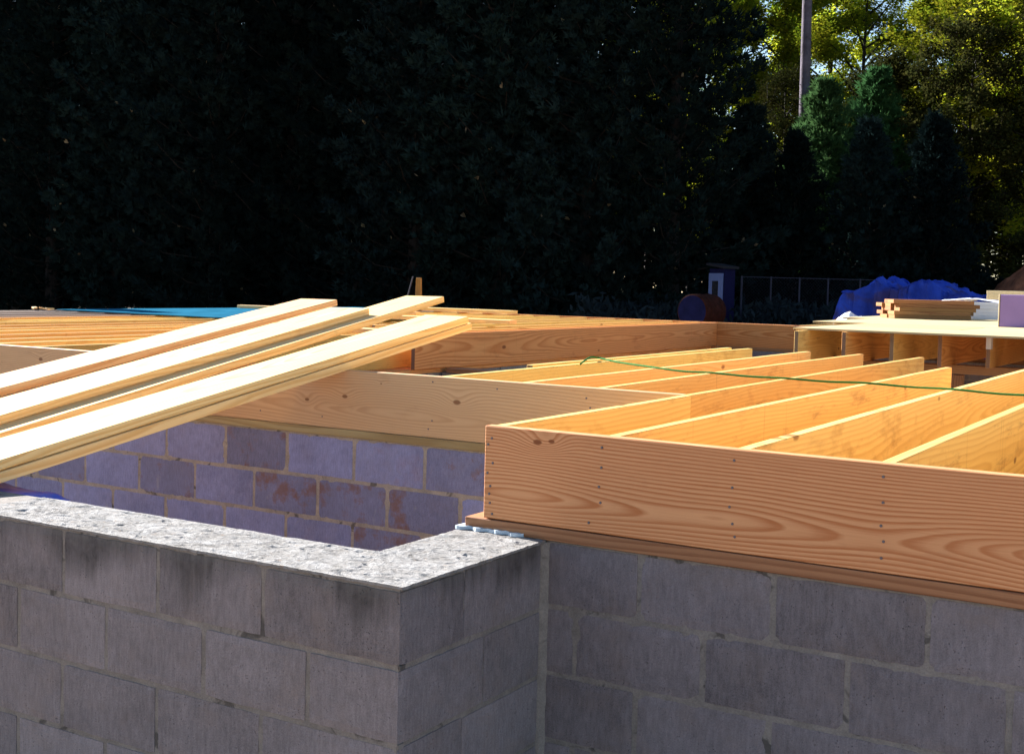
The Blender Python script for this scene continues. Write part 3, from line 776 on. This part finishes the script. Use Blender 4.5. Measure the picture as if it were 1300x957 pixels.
# shed
# corner nearest to us at px (918,..), 28 m out; long side with the door runs back and to the left
sh = empty('shed', (-8.36, 23.11, GZ), math.atan2(.285, .96)); tag(sh, 'narrow purple shed with a pale door, tree shade put into its colours, at the edge of the trees', 'shed')
SR = math.atan2(.515*.936+.857*.351, .857*.936-.514*.351); sh.rotation_euler.z = SR
bm = bmesh.new(); box(bm, 0, .27, 0, .66, 0, 2.12, .005); obj('wall', bm, M['shed_wall'], sh)
bm = bmesh.new()
lo = [bm.verts.new(v) for v in [(-.06, -.06, 2.12), (.33, -.06, 2.12), (.33, .72, 2.2), (-.06, .72, 2.2)]]
hi = [bm.verts.new((v.co.x, v.co.y, v.co.z+.05)) for v in lo]
bm.faces.new(lo[::-1]); bm.faces.new(hi)
for k in range(4): bm.faces.new((lo[k], lo[(k+1) % 4], hi[(k+1) % 4], hi[k]))
obj('roof', bm, M['shed_roof'], sh)
bm = bmesh.new(); box(bm, -.035, -.002, .03, .63, .08, 2.02, .003); d = obj('door', bm, M['door_shaded'], sh)
bm = bmesh.new(); box(bm, -.042, -.036, .20, .46, 1.45, 1.85, .001); obj('door_window', bm, M['glass'], d)
bm = bmesh.new(); box(bm, -.07, -.036, .08, .12, .95, 1.0, .004); obj('handle', bm, M['nail'], d)
# chain-link fence
fe = empty('chain_link_fence', (-8.6, 25.6, GZ)); tag(fe, 'chain-link fence with thin grey posts right of the shed', 'fence')
P0 = Vector((-8.37, 24.2, 0)); D = Vector((.857, .515, 0)).normalized()
for k, t in enumerate([0, 0.67, 1.32, 1.97, 2.7, 3.5]):
    p = P0 + D*t; bm = bmesh.new(); tube(bm, [(p.x, p.y, GZ), (p.x, p.y, .98)],   .020 if k else .026, 8)
    into(obj('post', bm, M['galv']), fe)
bm = bmesh.new(); a = P0; b = P0+D*3.5; tube(bm, [(a.x, a.y, .96), (b.x, b.y, .96)], .008, 6); into(obj('top_rail', bm, M['galv']), fe)
bm = bmesh.new(); L = 3.5; s = .075; k = -2.0
def wire(p, q):
    tube(bm, [p, q], .0014, 3, cap=False)
hgt = 1.9; nn = int((L+hgt)/s)
for i in range(nn):
    for sg in (1, -1):
        x0 = i*s - hgt if sg == 1 else i*s; t0, t1 = 0.0, hgt
        # line: x = x0 + sg*t
        if sg == 1: t0 = max(0, -x0); t1 = min(hgt, L-x0)
        else: t0 = max(0, x0-L); t1 = min(hgt, x0)
        if t1 <= t0: continue
        A = P0+D*(x0+sg*t0); Bp = P0+D*(x0+sg*t1)
        wire((A.x, A.y, GZ+.05+t0), (Bp.x, Bp.y, GZ+.05+t1))
into(obj('mesh', bm, M['galv']), fe)

# ------------------------------------------------------------------ trees
def spray(bm, p, d, L, w, rr, n=5, mat=0):
    if rr.random() < .0035: mat = 1; w = w*1.5; L = L*.45; n = 3
    """a flat fan of narrow pointed leaflets growing along d"""
    up = Vector((rr.uniform(-1, 1), rr.uniform(-1, 1), rr.uniform(-.3, 1))).normalized()
    side = d.cross(up)
    if side.length < .1: side = d.orthogonal()
    side.normalize()
    for k in range(n):
        a = (k-(n-1)/2)*.42+rr.uniform(-.12, .12)
        dd = (d*math.cos(a)+side*math.sin(a)).normalized()
        base = p + d*(L*.35*abs(k-(n-1)/2)/n)
        l = L*rr.uniform(.6, 1.0)*(1-.18*abs(k-(n-1)/2))
        nrm = dd.cross(side.cross(d)).normalized() if True else side
        q = dd.cross(d.cross(side)).normalized()*w*.5
        v = [bm.verts.new(base-q*.6), bm.verts.new(base+dd*l*.55-q), bm.verts.new(base+dd*l), bm.verts.new(base+dd*l*.55+q), bm.verts.new(base+q*.6)]
        bm.faces.new(v).material_index = mat

def conifer_meshes(seed, H, RB, nl, mat, dens=1.0, base=.3, size=1.0):
    rr = random.Random(seed)
    bt = bmesh.new(); tube(bt, [(0, 0, -.1), (.03, 0, H*.3), (-.03, .03, H*.65), (0, 0, H*.97)], [.24, .18, .1, .02], 9)
    bc = bmesh.new()
    for i in range(nl):
        f = (i+rr.random())/nl; z = base+(H-base)*f**.92
        prof = (1-f)**.80*(.88+.28*math.sin(f*3.0)) if f > .06 else .75
        rad = RB*prof*rr.uniform(.55, 1.2)+.12
        az = i*2.39996+rr.uniform(-.4, .4)
        up = rr.uniform(.25, .75)
        dirv = Vector((math.cos(az), math.sin(az), 0))
        tip = Vector((0, 0, z))+dirv*rad+Vector((0, 0, rad*up*.55))
        st = Vector((0, 0, z-rad*.12))
        mid = (st+tip)/2+Vector((0, 0, -.08*rad))
        if rad > .5: tube(bt, [st, mid, st.lerp(tip, .8)], [.03, .018, .006], 4, cap=False)
        ns = int((14+rad*13)*dens)
        for s in range(ns):
            t = 1-(rr.random()**1.35)*.92
            p = st.lerp(mid, t*2) if t < .5 else mid.lerp(tip, t*2-1)
            p = p + Vector((rr.gauss(0, 1), rr.gauss(0, 1), rr.gauss(0, .8)))*(.07+.17*(1-t)*rad*.6)
            d = (dirv*rr.uniform(.4, 1.1)+Vector((rr.uniform(-.6, .6), rr.uniform(-.6, .6), rr.uniform(.3, 1.1)))).normalized()
            spray(bc, p, d, rr.uniform(.20, .42)*size, .036*size, rr, n=6)
    return mesh_from('trunk', bt, M['bark']), mesh_from('foliage', bc, [M[mat], M['dry_leaf']])

def place_tree(meshes, loc, rz, sc, label, cat='conifer tree', group=None, name='conifer_tree'):
    o = empty(name, loc, rz); o.scale = (sc, sc, sc*1.0); tag(o, label, cat, group)
    for nm, me in zip(('trunk', 'crown'), meshes):
        c = bpy.data.objects.new(nm, me); link(c, o)
    return o

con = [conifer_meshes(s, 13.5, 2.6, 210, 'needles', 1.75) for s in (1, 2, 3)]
ct = 0
rt = random.Random(21)
sides = ['at the far left edge', 'left of the planks', 'above the blue sheets', 'behind the loose planks', 'behind the plank ends', 'left of centre', 'in the centre', 'right of centre', 'left of the shed', 'beside the shed']
front = []
x = -44.0
while x < -11.3:
    front.append((x, 24.6+rt.uniform(-.5, .5))); x += rt.uniform(2.2, 2.7)
front.append((-10.6, 25.3))
n = len(front)
for i, (x, y) in enumerate(front):
    place_tree(con[i % 3], (x, y, GZ), rt.uniform(0, 6.28), rt.uniform(.95, 1.15),
        'tall dark conifer in the front row, %s from the right end of the row' % (['first','second','third','fourth','fifth','sixth','seventh','eighth','ninth','tenth','eleventh','twelfth','thirteenth','fourteenth','fifteenth','sixteenth','seventeenth','eighteenth'][n-1-i]), group='dark conifers in the front row')
# second and third rows
x = -52.0; k = 0
while x < -12.5:
    place_tree(con[(k+1) % 3], (x, 26.9+rt.uniform(-.4, .4), GZ), rt.uniform(0, 6.28), rt.uniform(1.05, 1.3),
        'dark conifer standing behind the front row of conifers', group='dark conifers behind the front row'); x += rt.uniform(2.4, 3.0); k += 1
# conifers right of the tall row (lower, tips lit)
young = [conifer_meshes(s, 7.6, 1.9, 210, 'needles', 1.2) for s in (7, 8)]
youngf = [conifer_meshes(s, 7.6, 1.9, 210, 'needles_fresh', 1.2) for s in (9,)]
for (x, y, s, lab_, mm) in [(-8.55, 30.4, .95, 'lower conifer with a sunlit green tip, left of the two bright tips', youngf[0]),
                        (-7.45, 31.5, 1.0, 'lower conifer with the brightest sunlit green top, right of the two bright tips', youngf[0]),
                        (-8.2, 27.2, .72, 'low dark conifer behind the chain-link fence', young[0]),
                        (-6.6, 27.9, .76, 'low dark conifer behind the left half of the blue tarp', young[1]),
                        (-5.2, 28.6, .78, 'dark conifer behind the blue tarp, right of the bright tips', young[0]),
                        (-9.6, 27.6, .82, 'dark conifer between the tall row and the chain-link fence', young[1])]:
    place_tree(mm, (x, y, GZ), rt.uniform(0, 6), s, lab_)
# unseen conifers added past the left edge to shade the far left floor
place_tree(con[0], (-20.6, 6.3, GZ), 1.0, .56, 'unseen conifer added for shade beyond the left edge, nearer one of two', group=None)
place_tree(con[1], (-21.4, 9.0, GZ), 2.0, .56, 'unseen conifer added for shade beyond the left edge, farther one of two', group=None)

def leafy(seed, H, RX, trunk_r, nleaf, mat, crown0=.35, ls=.10, lean=0.0):
    rr = random.Random(seed)
    bt = bmesh.new()
    top = Vector((lean, 0, H))
    pts = [Vector((0, 0, -.1)).lerp(top, t)+Vector((rr.uniform(-.12, .12), rr.uniform(-.12, .12), 0))*(t > 0) for t in (0, .25, .5, .75, 1)]
    tube(bt, pts, [trunk_r, trunk_r*.8, trunk_r*.6, trunk_r*.35, .015], 8)
    bc = bmesh.new(); tips = []
    for i in range(46):
        f = crown0+(1-crown0)*(i+.5)/46
        p = pts[0].lerp(top, f); az = i*2.4+rr.uniform(-.5, .5)
        rad = RX*(math.sin(min(1, (f-crown0)/(1-crown0)*.86+.14)*math.pi)**.6)*rr.uniform(.55, 1.1)
        d = Vector((math.cos(az), math.sin(az), rr.uniform(.2, .8)))
        q = p+d*rad*.5+Vector((0, 0, rr.uniform(-.1, .2))); e = p+d*rad
        tube(bt, [p, q, e], [trunk_r*.28, trunk_r*.15, .008], 4, cap=False)
        for s in range(8):
            o = q.lerp(e, rr.random()); dd = Vector((rr.gauss(0, 1), rr.gauss(0, 1), rr.gauss(.1, .7))).normalized()
            e2 = o+dd*rr.uniform(.3, .9); tube(bt, [o, e2], [.014, .004], 3, cap=False); tips.append((o, e2))
        tips.append((q, e))
    for i in range(nleaf):
        o, e = rr.choice(tips); c = o.lerp(e, rr.uniform(.2, 1.1))+Vector((rr.gauss(0, .16), rr.gauss(0, .16), rr.gauss(0, .13)))
        a = Vector((rr.gauss(0, 1), rr.gauss(0, 1), rr.gauss(0, .6))).normalized(); b = a.orthogonal().normalized()
        l = ls*rr.uniform(.6, 1.25)
        v = [bc.verts.new(c-a*l*.5), bc.verts.new(c+b*l*.32), bc.verts.new(c+a*l*.5), bc.verts.new(c-b*l*.32)]
        bc.faces.new(v)
    return mesh_from('trunk', bt, M['bark']), mesh_from('crown', bc, M[mat])
lf = [leafy(s, 14, 2.9, .16, 52000, 'leaves', .25, .125) for s in (31, 32)]
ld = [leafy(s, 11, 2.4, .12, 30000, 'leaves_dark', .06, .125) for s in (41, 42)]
def at(px, D):
    l = (px-650)/1613*D
    return 2.07+.857*l-.514*D, -3.3+.515*l+.857*D
for i, (px, D, s, lab_) in enumerate([(985, 48, 1.0, 'yellow-green leafy tree behind the pale pine trunk'), (1085, 43, .92, 'leafy autumn tree behind the bright conifer tips'), (1225, 36.5, .82, 'sunlit yellow-green tree near the top right corner'), (1320, 33.5, .86, 'sunlit autumn tree at the right edge'), (1400, 40, .95, 'leafy tree beyond the right edge'), (930, 52, 1.05, 'leafy tree half hidden by the last tall conifer'), (1175, 47, .92, 'leafy tree farther back near the top right corner'), (1270, 43, .92, 'leafy tree farther back behind the right edge tree'), (1040, 55, 1.1, 'leafy tree far behind the pine trunk'), (872, 47, 1.0, 'leafy tree behind the gap between the last two tall conifers'), (820, 50, 1.0, 'leafy tree glimpsed through the tall conifers, farther left')]):
    x, y = at(px, D)
    place_tree(lf[i % 2], (x, y, GZ), i*1.3, s, lab_, 'leafy tree', 'autumn trees at the right', 'leafy_tree')
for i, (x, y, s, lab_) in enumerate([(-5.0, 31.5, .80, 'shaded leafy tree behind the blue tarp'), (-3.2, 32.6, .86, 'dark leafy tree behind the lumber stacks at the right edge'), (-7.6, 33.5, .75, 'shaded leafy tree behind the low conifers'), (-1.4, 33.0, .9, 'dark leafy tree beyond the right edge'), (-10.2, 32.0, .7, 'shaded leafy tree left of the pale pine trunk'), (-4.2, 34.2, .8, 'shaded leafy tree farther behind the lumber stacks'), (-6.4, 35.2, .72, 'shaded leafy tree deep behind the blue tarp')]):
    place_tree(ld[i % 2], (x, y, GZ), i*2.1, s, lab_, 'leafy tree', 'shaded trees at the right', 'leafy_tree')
# tall pine with bare pale trunk
e = empty('pine_tree', (-9.35, 31.0, GZ)); tag(e, 'tall pine with a bare pale trunk, right of the dark conifers', 'pine tree')
bm = bmesh.new(); tube(bm, [(0, 0, -.1), (.06, 0, 5), (.0, .05, 10), (.08, 0, 17)], [.19, .15, .13, .06], 14); obj('trunk', bm, M['bark_pale'], e, smooth=True)
rr = random.Random(77); bm = bmesh.new()
for i in range(60):
    z = rr.uniform(11.5, 17.5); az = rr.uniform(0, 6.28); rad = rr.uniform(.5, 2.0)
    c = Vector((math.cos(az)*rad, math.sin(az)*rad, z))
    for s in range(24):
        d = Vector((rr.gauss(0, 1), rr.gauss(0, 1), rr.gauss(.4, .8))).normalized()
        spray(bm, c+d*rr.uniform(0, .3), d, .28, .03, rr)
obj('crown', bm, [M['needles'], M['dry_leaf']], e)
# far woods behind everything: one mass
rr = random.Random(90); bm = bmesh.new()
for i in range(150):
    x = rr.uniform(-75, 12); y = rr.uniform(47, 58) - max(0, (-20-x))*.12; h = rr.uniform(7, 10.5)
    if x > -24: h = rr.uniform(4.0, 8.0)
    tube(bm, [(x, y, GZ), (x+rr.uniform(-.3, .3), y, GZ+h*.8)], [.14, .05], 5, mat=1)
    for k in range(150):
        t = rr.random()**.8; rad = 2.1*(1-.6*t); a = rr.uniform(0, 6.28)
        c = Vector((x+math.cos(a)*rad*rr.random()**.5, y+math.sin(a)*rad*rr.random()**.5, GZ+.2+h*t))
        u = Vector((rr.gauss(0, 1), rr.gauss(0, 1), rr.gauss(0, 1))).normalized(); v = u.orthogonal().normalized(); l = rr.uniform(.2, .5)
        bm.faces.new([bm.verts.new(c-u*l), bm.verts.new(c+v*l*.4), bm.verts.new(c+u*l), bm.verts.new(c-v*l*.4)])
tag(obj('far_woods', bm, [M['leaves_dark'], M['bark']]), 'mass of far-off woods behind the trees', None, kind='stuff')
# undergrowth by the fence
rr = random.Random(15); bm = bmesh.new()
for i in range(15000):
    t = rr.random(); x = -11.5+9.5*t; y = 22.8+4.0*t+rr.uniform(-1.2, 2.0)
    h = .55+.45*mn.noise(Vector((x*.9, y*.9, 3)))
    c = Vector((x, y, GZ+rr.random()**.8*(h+.8)))
    u = Vector((rr.gauss(0, .6), rr.gauss(0, .6), rr.gauss(.6, .6))).normalized(); v = u.orthogonal().normalized(); l = rr.uniform(.06, .16)
    bm.faces.new([bm.verts.new(c-u*l), bm.verts.new(c+v*l*.3), bm.verts.new(c+u*l), bm.verts.new(c-v*l*.3)])
tag(obj('undergrowth', bm, M['shrub']), 'dark bluish undergrowth along the foot of the fence', None, kind='stuff')

# ------------------------------------------------------------------ light
sd = Vector((-2.1, .42, 1)).normalized()
el = math.asin(sd.z); rot = math.atan2(sd.x, sd.y)
W = bpy.data.worlds.new('World'); S.world = W; W.use_nodes = True
nt = W.node_tree; nt.nodes.clear()
sky = nt.nodes.new('ShaderNodeTexSky'); sky.sky_type = 'NISHITA'; sky.sun_disc = False
sky.sun_elevation = el; sky.sun_rotation = rot; sky.air_density = 1.0; sky.dust_density = .3; sky.ozone_density = 1.5
bg = nt.nodes.new('ShaderNodeBackground'); bg.inputs[1].default_value = .05
wo = nt.nodes.new('ShaderNodeOutputWorld'); nt.links.new(sky.outputs[0], bg.inputs[0]); nt.links.new(bg.outputs[0], wo.inputs[0])
sl = bpy.data.lights.new('sun', 'SUN'); sl.energy = 5.0; sl.angle = R(.5); sl.color = (1, .965, .92)
so = bpy.data.objects.new('sun', sl); link(so); so.rotation_euler = sd.to_track_quat('Z', 'Y').to_euler()

# ------------------------------------------------------------------ camera
cam = bpy.data.cameras.new('camera'); co = bpy.data.objects.new('camera', cam); link(co); S.camera = co
yaw, pit, rol = -.54016, .04761, -.02528
f = Vector((math.sin(yaw)*math.cos(pit), math.cos(yaw)*math.cos(pit), -math.sin(pit)))
ri = Vector((math.cos(yaw), -math.sin(yaw), 0)); dn = f.cross(ri)
c, s = math.cos(rol), math.sin(rol)
ri2 = ri*c+dn*s; dn2 = dn*c-ri*s
m = Matrix((ri2, -dn2, -f)).transposed().to_4x4(); m.translation = Vector((2.06898, -3.30392, .73492))
co.matrix_world = m
cam.sensor_width = 36; cam.lens = 36*1612.67/1300; cam.shift_y = -45/1300
cam.clip_start = .05; cam.clip_end = 1000
S.render.resolution_x = 1024; S.render.resolution_y = 753
S.view_settings.view_transform = 'Standard'; S.view_settings.look = 'None'; S.view_settings.gamma = 1
S.view_settings.exposure = 2.1
S.render.engine = 'CYCLES'
S.cycles.max_bounces = 8; S.cycles.diffuse_bounces = 4; S.cycles.transparent_max_bounces = 4
